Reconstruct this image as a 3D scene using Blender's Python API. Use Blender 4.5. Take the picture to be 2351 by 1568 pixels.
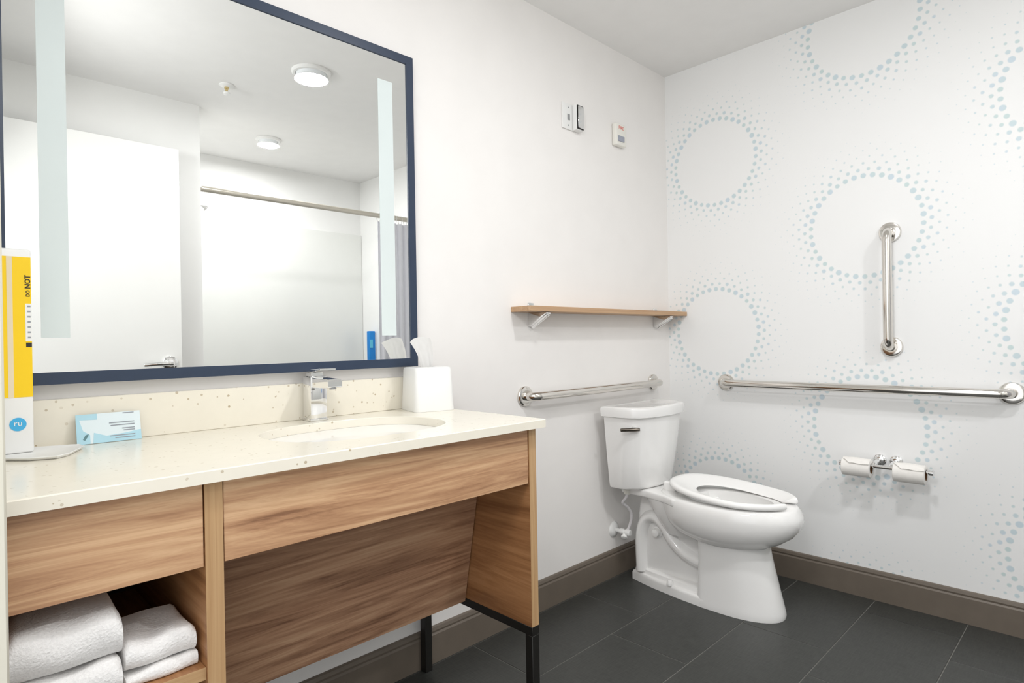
import bpy, bmesh, math, random
from mathutils import Vector, Matrix
random.seed(4)
S = bpy.context.scene
C = S.collection
for o in list(bpy.data.objects):
    bpy.data.objects.remove(o, do_unlink=True)
PI = math.pi

# ------------------------------------------------------------------ camera
yaw, pitch, roll = 2.3644, -0.0011, -0.0177
FPX = 1386.094
d = Vector((math.cos(yaw)*math.cos(pitch), math.sin(yaw)*math.cos(pitch), math.sin(pitch)))
r0 = Vector((math.sin(yaw), -math.cos(yaw), 0)); u0 = r0.cross(d)
rr = r0*math.cos(roll) + u0*math.sin(roll)
uu = -r0*math.sin(roll) + u0*math.cos(roll)
cam_data = bpy.data.cameras.new('camera')
cam_data.sensor_fit = 'HORIZONTAL'; cam_data.sensor_width = 36.0
cam_data.lens = FPX/2351*36.0
cam_data.clip_start = 0.02; cam_data.clip_end = 60
cam = bpy.data.objects.new('camera', cam_data); C.objects.link(cam)
M = Matrix((rr, uu, -d)).transposed().to_4x4()
M.translation = Vector((1.6606, -2.7773, 1.0822))
cam.matrix_world = M
S.camera = cam

# ------------------------------------------------------------------ world, exposure
world = bpy.data.worlds.new('world'); S.world = world; world.use_nodes = True
bg = world.node_tree.nodes['Background']
bg.inputs['Color'].default_value = (0.97, 0.985, 1.0, 1); bg.inputs['Strength'].default_value = 1.45
S.view_settings.view_transform = 'Standard'; S.view_settings.look = 'None'
S.view_settings.gamma = 1.0; S.view_settings.use_curve_mapping = False
S.view_settings.exposure = 0.10
LIGHT_MAIN = 10.5        # round ceiling light over the room
LIGHT_SHOWER = 13.0      # round ceiling light over the tub

# added fill light, out of view, high in the room corner beside the doorway
sd = bpy.data.lights.new('added_fill', 'AREA'); sd.shape = 'RECTANGLE'; sd.size = 0.45; sd.size_y = 0.2; sd.energy = 8.0
so = bpy.data.objects.new('added_fill', sd); C.objects.link(so); so.location = (1.25, -2.67, 2.03)
so.rotation_euler = (Vector((0.7, -0.4, 0.8))-Vector((1.25, -2.67, 2.03))).to_track_quat('-Z', 'Y').to_euler()

# ------------------------------------------------------------------ materials
def srgb(r, g, b):
    f = lambda c: (c/255/12.92) if c/255 <= 0.04045 else ((c/255+0.055)/1.055)**2.4
    return (f(r), f(g), f(b), 1)

def newmat(name):
    m = bpy.data.materials.new(name); m.use_nodes = True
    nt = m.node_tree; b = nt.nodes['Principled BSDF']
    return m, nt, b

def N(nt, t, **kw):
    n = nt.nodes.new(t)
    for k, v in kw.items(): setattr(n, k, v)
    return n

def mth(nt, op, a, b=None, c=None):
    n = nt.nodes.new('ShaderNodeMath'); n.operation = op
    for i, v in enumerate((a, b, c)):
        if v is None: continue
        if isinstance(v, (int, float)): n.inputs[i].default_value = v
        else: nt.links.new(v, n.inputs[i])
    return n.outputs[0]

def plain(name, col, rough=0.5, metal=0.0, var=0.03, scale=30, bump=0.0, spec=0.5, coat=0.0):
    """procedural: base colour with a faint noise mottling"""
    m, nt, b = newmat(name)
    tc = N(nt, 'ShaderNodeTexCoord'); nz = N(nt, 'ShaderNodeTexNoise')
    nz.inputs['Scale'].default_value = scale; nz.inputs['Detail'].default_value = 4
    nt.links.new(tc.outputs['Object'], nz.inputs['Vector'])
    rp = N(nt, 'ShaderNodeValToRGB')
    e = rp.color_ramp.elements
    e[0].position = 0.3; e[1].position = 0.7
    e[0].color = tuple(max(0, c*(1-var)) for c in col[:3])+(1,)
    e[1].color = tuple(min(1, c*(1+var)) for c in col[:3])+(1,)
    nt.links.new(nz.outputs['Fac'], rp.inputs['Fac'])
    nt.links.new(rp.outputs['Color'], b.inputs['Base Color'])
    b.inputs['Roughness'].default_value = rough; b.inputs['Metallic'].default_value = metal
    b.inputs['Specular IOR Level'].default_value = spec
    b.inputs['Coat Weight'].default_value = coat
    if bump:
        bp = N(nt, 'ShaderNodeBump'); bp.inputs['Strength'].default_value = bump; bp.inputs['Distance'].default_value = 0.002
        nt.links.new(nz.outputs['Fac'], bp.inputs['Height']); nt.links.new(bp.outputs['Normal'], b.inputs['Normal'])
    return m

def wood(name, axis, cols, across=9.0, along=0.7, rough=0.42, seed=0.0, fine=60):
    """grain running along the given axis, wavy figure across it"""
    m, nt, b = newmat(name)
    g = N(nt, 'ShaderNodeNewGeometry')
    mp = N(nt, 'ShaderNodeMapping')
    sc = [across]*3; sc[axis] = along
    mp.inputs['Scale'].default_value = sc; mp.inputs['Location'].default_value = (seed, seed*1.7, seed*0.6)
    nt.links.new(g.outputs['Position'], mp.inputs['Vector'])
    n1 = N(nt, 'ShaderNodeTexNoise'); n1.inputs['Scale'].default_value = 1.9; n1.inputs['Detail'].default_value = 7
    n1.inputs['Roughness'].default_value = 0.68; n1.inputs['Distortion'].default_value = 1.3
    nt.links.new(mp.outputs['Vector'], n1.inputs['Vector'])
    mp2 = N(nt, 'ShaderNodeMapping'); sc2 = [fine]*3; sc2[axis] = 1.6; mp2.inputs['Scale'].default_value = sc2
    nt.links.new(g.outputs['Position'], mp2.inputs['Vector'])
    n2 = N(nt, 'ShaderNodeTexNoise'); n2.inputs['Scale'].default_value = 2.0; n2.inputs['Detail'].default_value = 3
    nt.links.new(mp2.outputs['Vector'], n2.inputs['Vector'])
    v = mth(nt, 'ADD', mth(nt, 'MULTIPLY', n1.outputs['Fac'], 0.76), mth(nt, 'MULTIPLY', n2.outputs['Fac'], 0.24))
    rp = N(nt, 'ShaderNodeValToRGB'); el = rp.color_ramp.elements
    pos = [0.355, 0.45, 0.525, 0.615]
    el[0].position = pos[0]; el[0].color = cols[0]; el[1].position = pos[-1]; el[1].color = cols[-1]
    for p, c in zip(pos[1:-1], cols[1:-1]):
        x = el.new(p); x.color = c
    nt.links.new(v, rp.inputs['Fac']); nt.links.new(rp.outputs['Color'], b.inputs['Base Color'])
    b.inputs['Roughness'].default_value = rough
    return m

def speckled(name, base, speck, rough=0.18):
    m, nt, b = newmat(name)
    g = N(nt, 'ShaderNodeNewGeometry')
    v = N(nt, 'ShaderNodeTexVoronoi'); v.inputs['Scale'].default_value = 105; v.inputs['Randomness'].default_value = 1
    nt.links.new(g.outputs['Position'], v.inputs['Vector'])
    sep = N(nt, 'ShaderNodeSeparateColor'); nt.links.new(v.outputs['Color'], sep.inputs['Color'])
    size = mth(nt, 'MULTIPLY', mth(nt, 'POWER', sep.outputs['Red'], 2.0), 0.36)
    pick = mth(nt, 'GREATER_THAN', sep.outputs['Green'], 0.62)
    mask = mth(nt, 'MULTIPLY', mth(nt, 'LESS_THAN', v.outputs['Distance'], size), pick)
    mask = mth(nt, 'MULTIPLY', mask, mth(nt, 'ADD', 0.25, mth(nt, 'MULTIPLY', sep.outputs['Blue'], 0.6)))
    nz = N(nt, 'ShaderNodeTexNoise'); nz.inputs['Scale'].default_value = 24; nz.inputs['Detail'].default_value = 5
    nt.links.new(g.outputs['Position'], nz.inputs['Vector'])
    mx0 = N(nt, 'ShaderNodeMix', data_type='RGBA'); mx0.inputs['A'].default_value = base
    mx0.inputs['B'].default_value = tuple(c*0.93 for c in base[:3])+(1,)
    nt.links.new(nz.outputs['Fac'], mx0.inputs['Factor'])
    mx = N(nt, 'ShaderNodeMix', data_type='RGBA'); mx.inputs['B'].default_value = speck
    nt.links.new(mx0.outputs['Result'], mx.inputs['A']); nt.links.new(mask, mx.inputs['Factor'])
    nt.links.new(mx.outputs['Result'], b.inputs['Base Color'])
    b.inputs['Roughness'].default_value = rough
    return m

def wallpaper(name):
    """white paper printed with rings of pale blue dots (staggered columns of rings)"""
    m, nt, b = newmat(name)
    g = N(nt, 'ShaderNodeNewGeometry'); s = N(nt, 'ShaderNodeSeparateXYZ')
    nt.links.new(g.outputs['Position'], s.inputs[0])
    X, Z = s.outputs['X'], s.outputs['Z']
    R0, DR, CNT, S0 = 0.207, 0.0255, 38.0, 0.0118
    def ring(cx, cz):
        lx = mth(nt, 'SUBTRACT', mth(nt, 'FLOORED_MODULO', mth(nt, 'ADD', X, 0.65-cx+2.6), 1.30), 0.65)
        lz = mth(nt, 'SUBTRACT', mth(nt, 'FLOORED_MODULO', mth(nt, 'ADD', Z, 0.4125-cz+1.65), 0.825), 0.4125)
        rad = mth(nt, 'SQRT', mth(nt, 'ADD', mth(nt, 'MULTIPLY', lx, lx), mth(nt, 'MULTIPLY', lz, lz)))
        ang = mth(nt, 'DIVIDE', mth(nt, 'ARCTAN2', lz, lx), 2*PI)
        k = mth(nt, 'ROUND', mth(nt, 'DIVIDE', mth(nt, 'SUBTRACT', rad, R0), DR))
        kc = mth(nt, 'MAXIMUM', k, 0.0)
        rk = mth(nt, 'ADD', R0, mth(nt, 'MULTIPLY', kc, DR))
        t = mth(nt, 'ADD', mth(nt, 'MULTIPLY', ang, CNT), mth(nt, 'MULTIPLY', kc, 0.5))
        fr = mth(nt, 'SUBTRACT', mth(nt, 'FLOORED_MODULO', mth(nt, 'ADD', t, 100.0), 1.0), 0.5)
        arc = mth(nt, 'MULTIPLY', mth(nt, 'MULTIPLY', fr, 2*PI/CNT), rk)
        dr = mth(nt, 'SUBTRACT', rad, rk)
        dist = mth(nt, 'SQRT', mth(nt, 'ADD', mth(nt, 'MULTIPLY', arc, arc), mth(nt, 'MULTIPLY', dr, dr)))
        cell = mth(nt, 'ADD', mth(nt, 'FLOOR', t), mth(nt, 'MULTIPLY', kc, 57.0))
        wn = N(nt, 'ShaderNodeTexWhiteNoise', noise_dimensions='1D'); nt.links.new(cell, wn.inputs['W'])
        size = mth(nt, 'MULTIPLY', mth(nt, 'POWER', 0.775, kc), S0)
        size = mth(nt, 'MULTIPLY', size, mth(nt, 'ADD', 0.88, mth(nt, 'MULTIPLY', wn.outputs['Value'], 0.24)))
        edge = mth(nt, 'SMOOTH_MIN', 1.0, mth(nt, 'MAXIMUM', 0.0, mth(nt, 'DIVIDE', mth(nt, 'SUBTRACT', size, dist), 0.0035)), 0.1)
        ok = mth(nt, 'LESS_THAN', kc, 6.5)
        fade = mth(nt, 'POWER', 0.95, kc)
        return mth(nt, 'MULTIPLY', mth(nt, 'MULTIPLY', edge, ok), fade), wn.outputs['Value']
    a, wa = ring(0.262, 0.285); c2, wb = ring(0.912, 0.703)
    mask = mth(nt, 'MAXIMUM', a, c2)
    hue = mth(nt, 'ADD', mth(nt, 'MULTIPLY', wa, 0.5), mth(nt, 'MULTIPLY', wb, 0.5))
    dots = N(nt, 'ShaderNodeMix', data_type='RGBA')
    dots.inputs['A'].default_value = srgb(196, 216, 214); dots.inputs['B'].default_value = srgb(199, 215, 227)
    nt.links.new(hue, dots.inputs['Factor'])
    mx = N(nt, 'ShaderNodeMix', data_type='RGBA'); mx.inputs['A'].default_value = srgb(243, 243, 242)
    nt.links.new(dots.outputs['Result'], mx.inputs['B']); nt.links.new(mth(nt, 'MULTIPLY', mask, 0.85), mx.inputs['Factor'])
    nt.links.new(mx.outputs['Result'], b.inputs['Base Color'])
    b.inputs['Roughness'].default_value = 0.75
    return m

def tile_material(name):
    m, nt, b = newmat(name)
    g = N(nt, 'ShaderNodeNewGeometry'); oi = N(nt, 'ShaderNodeObjectInfo')
    mp = N(nt, 'ShaderNodeMapping'); mp.inputs['Scale'].default_value = (90, 9, 9)
    nt.links.new(g.outputs['Position'], mp.inputs['Vector'])
    n1 = N(nt, 'ShaderNodeTexNoise'); n1.inputs['Scale'].default_value = 2.5; n1.inputs['Detail'].default_value = 4
    nt.links.new(mp.outputs['Vector'], n1.inputs['Vector'])
    mpb = N(nt, 'ShaderNodeMapping'); mpb.inputs['Scale'].default_value = (9, 90, 9)
    nt.links.new(g.outputs['Position'], mpb.inputs['Vector'])
    n2 = N(nt, 'ShaderNodeTexNoise'); n2.inputs['Scale'].default_value = 2.5; n2.inputs['Detail'].default_value = 4
    nt.links.new(mpb.outputs['Vector'], n2.inputs['Vector'])
    v = mth(nt, 'ADD', mth(nt, 'MULTIPLY', n1.outputs['Fac'], 0.5), mth(nt, 'MULTIPLY', n2.outputs['Fac'], 0.5))
    v = mth(nt, 'ADD', v, mth(nt, 'MULTIPLY', mth(nt, 'SUBTRACT', oi.outputs['Random'], 0.5), 0.07))
    rp = N(nt, 'ShaderNodeValToRGB'); e = rp.color_ramp.elements
    e[0].position = 0.35; e[0].color = srgb(48, 49, 47); e[1].position = 0.65; e[1].color = srgb(66, 67, 64)
    nt.links.new(v, rp.inputs['Fac']); nt.links.new(rp.outputs['Color'], b.inputs['Base Color'])
    b.inputs['Roughness'].default_value = 0.42
    return m

MT = {}
MT['wall'] = plain('painted_wall', srgb(244, 241, 238), 0.6, var=0.012, scale=7)
MT['wallpaper'] = wallpaper('dotted_wallpaper')
MT['white_wall'] = plain('white_wall', srgb(243, 243, 241), 0.6, var=0.01, scale=7)
MT['ceiling'] = plain('ceiling_paint', srgb(244, 243, 241), 0.7, var=0.012, scale=10)
MT['surround'] = plain('shower_surround', srgb(234, 235, 231), 0.25, var=0.01, scale=5)
MT['door'] = plain('door_paint', srgb(242, 242, 239), 0.4, var=0.008, scale=6)
MT['jamb'] = plain('jamb_paint', srgb(224, 220, 205), 0.5, var=0.01, scale=8)
MT['base'] = plain('taupe_base', srgb(112, 102, 91), 0.45, var=0.05, scale=14)
MT['tile'] = tile_material('charcoal_tile')
MT['grout'] = plain('grout', srgb(112, 111, 106), 0.85, var=0.06, scale=60)
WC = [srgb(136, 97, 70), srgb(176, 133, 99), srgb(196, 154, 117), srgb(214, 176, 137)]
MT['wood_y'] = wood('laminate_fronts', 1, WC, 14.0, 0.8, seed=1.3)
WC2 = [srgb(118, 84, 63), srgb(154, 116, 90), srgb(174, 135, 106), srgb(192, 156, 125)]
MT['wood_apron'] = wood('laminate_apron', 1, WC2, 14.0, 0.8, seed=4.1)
MT['wood_x'] = wood('laminate_sides', 0, [srgb(128, 86, 52), srgb(150, 104, 66), srgb(164, 117, 76), srgb(178, 131, 90)], 9.0, 0.7, seed=2.2)
EB = [srgb(176, 138, 96), srgb(186, 149, 107), srgb(192, 156, 114), srgb(200, 166, 124)]
MT['edge'] = wood('edge_banding', 2, EB, 30, 0.6, rough=0.45, seed=0.4)
MT['edge_y'] = wood('edge_banding_long', 1, EB, 30, 0.6, rough=0.45, seed=0.7)
MT['shelf_wood'] = wood('shelf_laminate', 1, [srgb(176, 138, 104), srgb(188, 151, 116), srgb(194, 158, 122), srgb(204, 170, 134)], 20, 0.6, rough=0.45, seed=3.3)
MT['quartz'] = speckled('cream_quartz', srgb(241, 235, 220), srgb(178, 160, 130))
MT['porcelain'] = plain('porcelain', srgb(247, 246, 244), 0.08, var=0.006, scale=5, coat=0.3)
MT['seat'] = plain('seat_plastic', srgb(250, 249, 247), 0.22, var=0.006, scale=5)
MT['chrome'] = plain('chrome', (0.86, 0.86, 0.86, 1), 0.06, metal=1.0, var=0.02, scale=12)
MT['steel'] = plain('polished_steel', (0.72, 0.69, 0.65, 1), 0.12, metal=1.0, var=0.03, scale=18)
MT['dark_steel'] = plain('dark_lever', (0.16, 0.14, 0.12, 1), 0.2, metal=1.0, var=0.05, scale=18)
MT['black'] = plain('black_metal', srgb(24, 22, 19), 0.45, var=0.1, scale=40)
MT['navy'] = plain('navy_frame', srgb(42, 56, 78), 0.35, var=0.03, scale=20)
MT['mirror'] = plain('mirror_glass', (0.95, 0.96, 0.95, 1), 0.0, metal=1.0, var=0.002, scale=3)
MT['frost'] = plain('frosted_strip', srgb(216, 225, 224), 0.6, var=0.01, scale=6)
MT['plastic'] = plain('white_plastic', srgb(240, 240, 238), 0.35, var=0.006, scale=10)
MT['cream_plastic'] = plain('cream_plastic', srgb(240, 238, 230), 0.4, var=0.006, scale=10)
MT['tissue'] = plain('tissue_paper', srgb(250, 249, 247), 0.9, var=0.02, scale=60, bump=0.2)
MT['paper'] = plain('toilet_tissue', srgb(242, 239, 234), 0.9, var=0.02, scale=90, bump=0.3)
MT['cardboard'] = plain('cardboard_core', srgb(120, 86, 58), 0.9, var=0.08, scale=40)
MT['towel'] = plain('terry_towel', srgb(240, 238, 236), 0.95, var=0.05, scale=240, bump=1.0)
MT['grey'] = plain('grey_plastic', srgb(150, 151, 152), 0.4, var=0.03, scale=30)
MT['lens_grey'] = plain('strobe_lens', srgb(160, 164, 178), 0.2, var=0.04, scale=30)
MT['yellow'] = plain('yellow_label', srgb(250, 208, 10), 0.45, var=0.01, scale=15)
MT['pale_stripe'] = plain('pale_stripe', srgb(232, 216, 184), 0.5, var=0.02, scale=20)
MT['ink'] = plain('black_ink', srgb(40, 38, 34), 0.6, var=0.05, scale=40)
MT['grey_ink'] = plain('grey_ink', srgb(150, 156, 164), 0.6, var=0.05, scale=40)
MT['red_ink'] = plain('red_ink', srgb(214, 96, 82), 0.5, var=0.03, scale=30)
MT['blue_logo'] = plain('blue_logo', srgb(70, 176, 226), 0.45, var=0.02, scale=20)
MT['blue'] = plain('blue_plastic', srgb(0, 128, 208), 0.35, var=0.04, scale=12)
MT['cyan'] = plain('cyan_label', srgb(92, 190, 222), 0.4, var=0.03, scale=20)
MT['card'] = plain('card_stock', srgb(224, 236, 240), 0.5, var=0.01, scale=15)
MT['card_blue'] = plain('card_blue', srgb(176, 216, 230), 0.5, var=0.03, scale=18)
MT['card_teal'] = plain('card_teal', srgb(92, 128, 134), 0.5, var=0.1, scale=60)
MT['curtain'] = plain('white_curtain', srgb(236, 236, 240), 0.8, var=0.01, scale=20)
MT['rod'] = plain('curtain_rod', srgb(196, 190, 178), 0.3, metal=0.35, var=0.03, scale=10)
MT['hose'] = plain('white_hose', srgb(225, 222, 224), 0.4, var=0.02, scale=40)
MT['lens'] = plain('light_lens', srgb(240, 244, 246), 0.4, var=0.01, scale=10)
MT['brass'] = plain('brass', (0.72, 0.58, 0.30, 1), 0.25, metal=1.0, var=0.04, scale=30)

# ------------------------------------------------------------------ geometry helpers
ORG = {}
def tag(o, label=None, cat=None, group=None, kind=None):
    if label: o['label'] = label
    if cat: o['category'] = cat
    if group: o['group'] = group
    if kind: o['kind'] = kind
    return o

def thing(name, loc, label, cat, group=None):
    o = bpy.data.objects.new(name, None); C.objects.link(o); o.empty_display_size = 0.05
    o.location = loc; ORG[o.name] = Vector(loc)
    return tag(o, label, cat, group)

def add(name, bm, mat, parent=None, smooth=None, label=None, cat=None, group=None, kind=None):
    """link a bmesh given in world coordinates as one mesh object"""
    bmesh.ops.recalc_face_normals(bm, faces=bm.faces)
    if parent is not None:
        org = ORG[parent.name]
    else:
        xs = [v.co.x for v in bm.verts]; ys = [v.co.y for v in bm.verts]; zs = [v.co.z for v in bm.verts]
        org = Vector(((min(xs)+max(xs))/2, (min(ys)+max(ys))/2, min(zs)))
    bmesh.ops.translate(bm, verts=bm.verts, vec=-org)
    me = bpy.data.meshes.new(name); bm.to_mesh(me); bm.free()
    if smooth is not None:
        for p in me.polygons: p.use_smooth = True
        me.set_sharp_from_angle(angle=math.radians(smooth))
    for m in (mat if isinstance(mat, (list, tuple)) else [mat]): me.materials.append(m)
    o = bpy.data.objects.new(name, me); C.objects.link(o)
    if parent is not None: o.parent = parent
    else: o.location = org
    ORG[o.name] = org
    return tag(o, label, cat, group, kind)

def bbox(x0, x1, y0, y1, z0, z1, bevel=0.0, seg=2, bm=None):
    b = bm or bmesh.new()
    r = bmesh.ops.create_cube(b, size=1)
    for v in r['verts']:
        v.co = Vector(((x0+x1)/2+v.co.x*abs(x1-x0), (y0+y1)/2+v.co.y*abs(y1-y0), (z0+z1)/2+v.co.z*abs(z1-z0)))
    if bevel:
        es = list({e for v in r['verts'] for e in v.link_edges})
        bmesh.ops.bevel(b, geom=es, offset=bevel, segments=seg, profile=0.5, affect='EDGES')
    return b

def box(name, x0, x1, y0, y1, z0, z1, mat, parent=None, bevel=0.0, seg=2, **kw):
    return add(name, bbox(x0, x1, y0, y1, z0, z1, bevel, seg), mat, parent, 40 if bevel else None, **kw)

def loft(rings, cap0=True, cap1=True, closed=True, bm=None):
    b = bm or bmesh.new()
    R = [[b.verts.new(p) for p in r] for r in rings]
    n = len(R[0])
    for i in range(len(R)-1):
        for j in range(n if closed else n-1):
            b.faces.new((R[i][j], R[i][(j+1) % n], R[i+1][(j+1) % n], R[i+1][j]))
    if cap0: b.faces.new(R[0])
    if cap1: b.faces.new(R[-1])
    return b

def tube(path, rad, n=14, caps=True, bm=None, sy=1.0):
    P = [Vector(p) for p in path]
    rads = rad if isinstance(rad, (list, tuple)) else [rad]*len(P)
    T = []
    for i in range(len(P)):
        a = P[max(i-1, 0)]; c = P[min(i+1, len(P)-1)]; T.append((c-a).normalized())
    nrm = T[0].orthogonal().normalized(); rings = []
    for i, p in enumerate(P):
        nrm = (nrm - T[i]*nrm.dot(T[i])).normalized(); bi = T[i].cross(nrm)
        rings.append([p + rads[i]*(math.cos(2*PI*k/n)*nrm + math.sin(2*PI*k/n)*bi) for k in range(n)])
    return loft(rings, caps, caps, bm=bm)

def smoothpath(pts, sub=6):
    P = [Vector(p) for p in pts]; out = []
    for i in range(len(P)-1):
        p0 = P[max(i-1, 0)]; p1 = P[i]; p2 = P[i+1]; p3 = P[min(i+2, len(P)-1)]
        for k in range(sub):
            t = k/sub
            out.append(0.5*((2*p1)+(p2-p0)*t+(2*p0-5*p1+4*p2-p3)*t*t+(3*p1-p0-3*p2+p3)*t**3))
    out.append(P[-1]); return out

def lathe(center, axis, prof, n=28, bm=None):
    """prof: (distance along axis, radius)"""
    a = Vector(axis).normalized(); e1 = a.orthogonal().normalized(); e2 = a.cross(e1); c = Vector(center)
    rings = [[c + a*h + max(r, 1e-5)*(math.cos(2*PI*k/n)*e1+math.sin(2*PI*k/n)*e2) for k in range(n)] for h, r in prof]
    return loft(rings, True, True, bm=bm)

def prism(poly, axis, a0, a1, bevel=0.0, seg=2):
    """extrude a polygon given in the two other axes"""
    b = bmesh.new(); oth = [i for i in range(3) if i != axis]
    def mk(a):
        vs = []
        for p in poly:
            co = [0, 0, 0]; co[axis] = a; co[oth[0]] = p[0]; co[oth[1]] = p[1]; vs.append(b.verts.new(co))
        return vs
    A, B = mk(a0), mk(a1); n = len(poly)
    b.faces.new(A); b.faces.new(B)
    for i in range(n): b.faces.new((A[i], A[(i+1) % n], B[(i+1) % n], B[i]))
    bmesh.ops.recalc_face_normals(b, faces=b.faces)
    if bevel:
        bmesh.ops.bevel(b, geom=[e for e in b.edges], offset=bevel, segments=seg, profile=0.5, affect='EDGES', clamp_overlap=True)
    return b

def spw(c, e): return math.copysign(abs(c)**e, c)
def egg(z, xb, xf, w, xw, yc, nb=2.2, nf=2.1, n=48):
    out = []
    for i in range(n):
        t = 2*PI*i/n; c, s = math.cos(t), math.sin(t)
        nn = nf if c > 0 else nb
        x = xw+((xf-xw) if c > 0 else (xw-xb))*spw(c, 2/nn); y = w*spw(s, 2/nn)
        out.append((x, yc+y, z))
    return out

def text_mesh(txt, size, M, bold=0.0, depth=0.0004):
    cu = bpy.data.curves.new('lettering', 'FONT'); cu.body = txt; cu.size = size
    cu.align_x = 'CENTER'; cu.align_y = 'CENTER'; cu.extrude = depth; cu.offset = bold; cu.resolution_u = 3
    o = bpy.data.objects.new('lettering_tmp', cu); C.objects.link(o)
    dg = bpy.context.evaluated_depsgraph_get()
    me = bpy.data.meshes.new_from_object(o.evaluated_get(dg))
    bm = bmesh.new(); bm.from_mesh(me); bmesh.ops.transform(bm, matrix=M, verts=bm.verts)
    bpy.data.objects.remove(o, do_unlink=True); bpy.data.meshes.remove(me); bpy.data.curves.remove(cu)
    return bm

# lettering on a face that looks along +x: text right = +y, text up = +z
FACE_X = Matrix(((0, 0, 1, 0), (1, 0, 0, 0), (0, 1, 0, 0), (0, 0, 0, 1)))

# ------------------------------------------------------------------ the setting
H = 2.433; XR = 2.035; YD = -2.70; YA = -1.634; XA = 2.92; YE = -0.10
floor = box('floor', -0.10, XA+0.1, -3.3, 0.10, -0.08, -0.0015, MT['grout'], kind='structure',
            label='charcoal tiled bathroom floor with pale grout joints', cat='floor')
TW, TL, G = 0.302, 0.6065, 0.003
proto = None
def tile_mesh():
    b = bbox(-TW/2, TW/2, -TL/2, TL/2, -0.010, 0.0)
    es = [e for e in b.edges if all(abs(v.co.z) < 1e-6 for v in e.verts)]
    bmesh.ops.bevel(b, geom=es, offset=0.0012, segments=1, affect='EDGES')
    me = bpy.data.meshes.new('tile'); b.to_mesh(me); b.free(); me.materials.append(MT['tile']); return me
tm = tile_mesh()
x0 = 0.018
for ci in range(-1, 10):
    xc = x0+0.305*ci+0.1525
    off = -0.773-0.2015*ci
    k0 = math.floor((-3.25-off)/0.6095); k1 = math.ceil((0.2-off)/0.6095)
    for k in range(k0, k1):
        ya = off+0.6095*k; yb = ya+0.6095
        if yb < -3.1 or ya > -0.005: continue
        if xc-0.15 > XR-0.02 and (yb < YA): continue
        t = bpy.data.objects.new('tile', tm); C.objects.link(t); t.parent = floor
        # clip the row of tiles at the walls by sizing the tile
        xa, xb_ = max(xc-TW/2, 0.0), min(xc+TW/2, XA); ya2, yb2 = ya+G/2, min(yb-G/2, 0.0)
        t.location = Vector(((xa+xb_)/2, (ya2+yb2)/2, 0)) - ORG[floor.name]
        t.scale = ((xb_-xa)/TW, (yb2-ya2)/TL, 1)

box('ceiling', -0.1, XA+0.1, -2.80, 0.1, H, H+0.1, MT['ceiling'], kind='structure', label='plain white painted bathroom ceiling', cat='ceiling')
box('wall_left', -0.1, 0, -2.80, 0.1, -0.08, H, MT['wall'], kind='structure', label='warm white painted wall behind the mirror and vanity', cat='wall')
box('wall_back', 0, XA+0.1, 0, 0.1, -0.08, H, MT['wallpaper'], kind='structure', label='white papered wall printed with rings of pale blue dots', cat='wall')
box('wall_shower_end', XR+0.02, XA, YE, 0, -0.01, H, MT['white_wall'], kind='structure', label='plain white end wall of the tub alcove', cat='wall')
box('wall_shower_back', XA, XA+0.1, YA-0.1, 0, -0.01, H, MT['white_wall'], kind='structure', label='plain white back wall of the tub alcove', cat='wall')
box('wall_right', XR, XA, -2.80, YA, -0.01, H, MT['white_wall'], kind='structure', label='plain white wall behind the open door', cat='wall')
# wall with the doorway the picture is taken from
JX, JX2, DH = 0.602, 1.975, 2.15
b = bbox(0, JX, YD-0.10, YD, -0.01, H)
bbox(JX2, XR, YD-0.10, YD, -0.01, H, bm=b); bbox(JX, JX2, YD-0.10, YD, DH, H, bm=b)
add('wall_front', b, MT['white_wall'], kind='structure', label='white wall with the doorway beside the vanity', cat='wall')
b = bbox(JX-0.004, JX+0.010, YD-0.112, YD+0.004, 0.0, DH-0.02, 0.003, 1)
add('trim_1', b, MT['jamb'], None, 40, kind='structure', label='cream painted door jamb at the left picture edge', cat='door jamb')

# shower surround panel, seen only in the mirror
box('trim_2', XA-0.012, XA-0.0005, YA+0.003, YE-0.003, 0.0005, 1.99, MT['surround'], kind='structure', label='smooth white shower surround panel in the mirror', cat='surround')

# baseboards with a small stepped cap
HB = 0.121
PROF = [(0, 0), (0.014, 0), (0.014, HB-0.026), (0.010, HB-0.020), (0.012, HB-0.013), (0.009, HB-0.003), (0.005, HB), (0, HB)]
def baseboard(name, axis, a0, a1, wall, sgn, label):
    poly = [(wall+sgn*p, z) for p, z in PROF]
    return add(name, prism(poly, axis, a0, a1), MT['base'], None, kind='structure', label=label, cat='baseboard')
baseboard('baseboard_left', 1, -2.70, 0.0, 0.0005, 1, 'taupe brown baseboard along the vanity wall')
baseboard('baseboard_back', 0, 0.014, XR+0.02, -0.0005, -1, 'taupe brown baseboard along the dotted wall')
baseboard('baseboard_right', 1, -2.70, YA, XR-0.0005, -1, 'taupe brown baseboard along the wall behind the door')

# open door folded back against the right wall (seen in the mirror)
dr = box('door_1', 1.925, 1.970, -2.68, -1.775, 0.012, 2.133, MT['door'], bevel=0.002, seg=1, kind='structure',
         label='white flush door standing open in the mirror', cat='door')
hb = lathe((1.925, -1.835, 0.997), (-1, 0, 0), [(0, 0.037), (0.008, 0.037), (0.012, 0.032), (0.014, 0.014), (0.045, 0.013), (0.05, 0.012)])
h = add('door_handle', hb, MT['chrome'], dr, 40, label='chrome lever handle')
lv = tube(smoothpath([(1.880, -1.835, 0.997), (1.876, -1.855, 0.997), (1.876, -1.90, 0.996), (1.878, -1.965, 0.992)]), [0.014]*6+[0.0125]*6+[0.0115]*6+[0.010], 12)
add('lever', lv, MT['chrome'], h, 50)

# ------------------------------------------------------------------ toilet
TY = -0.44
toilet = thing('toilet', (0.42, TY, 0), 'white two-piece toilet with open-front seat standing in the corner', 'toilet')
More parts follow.
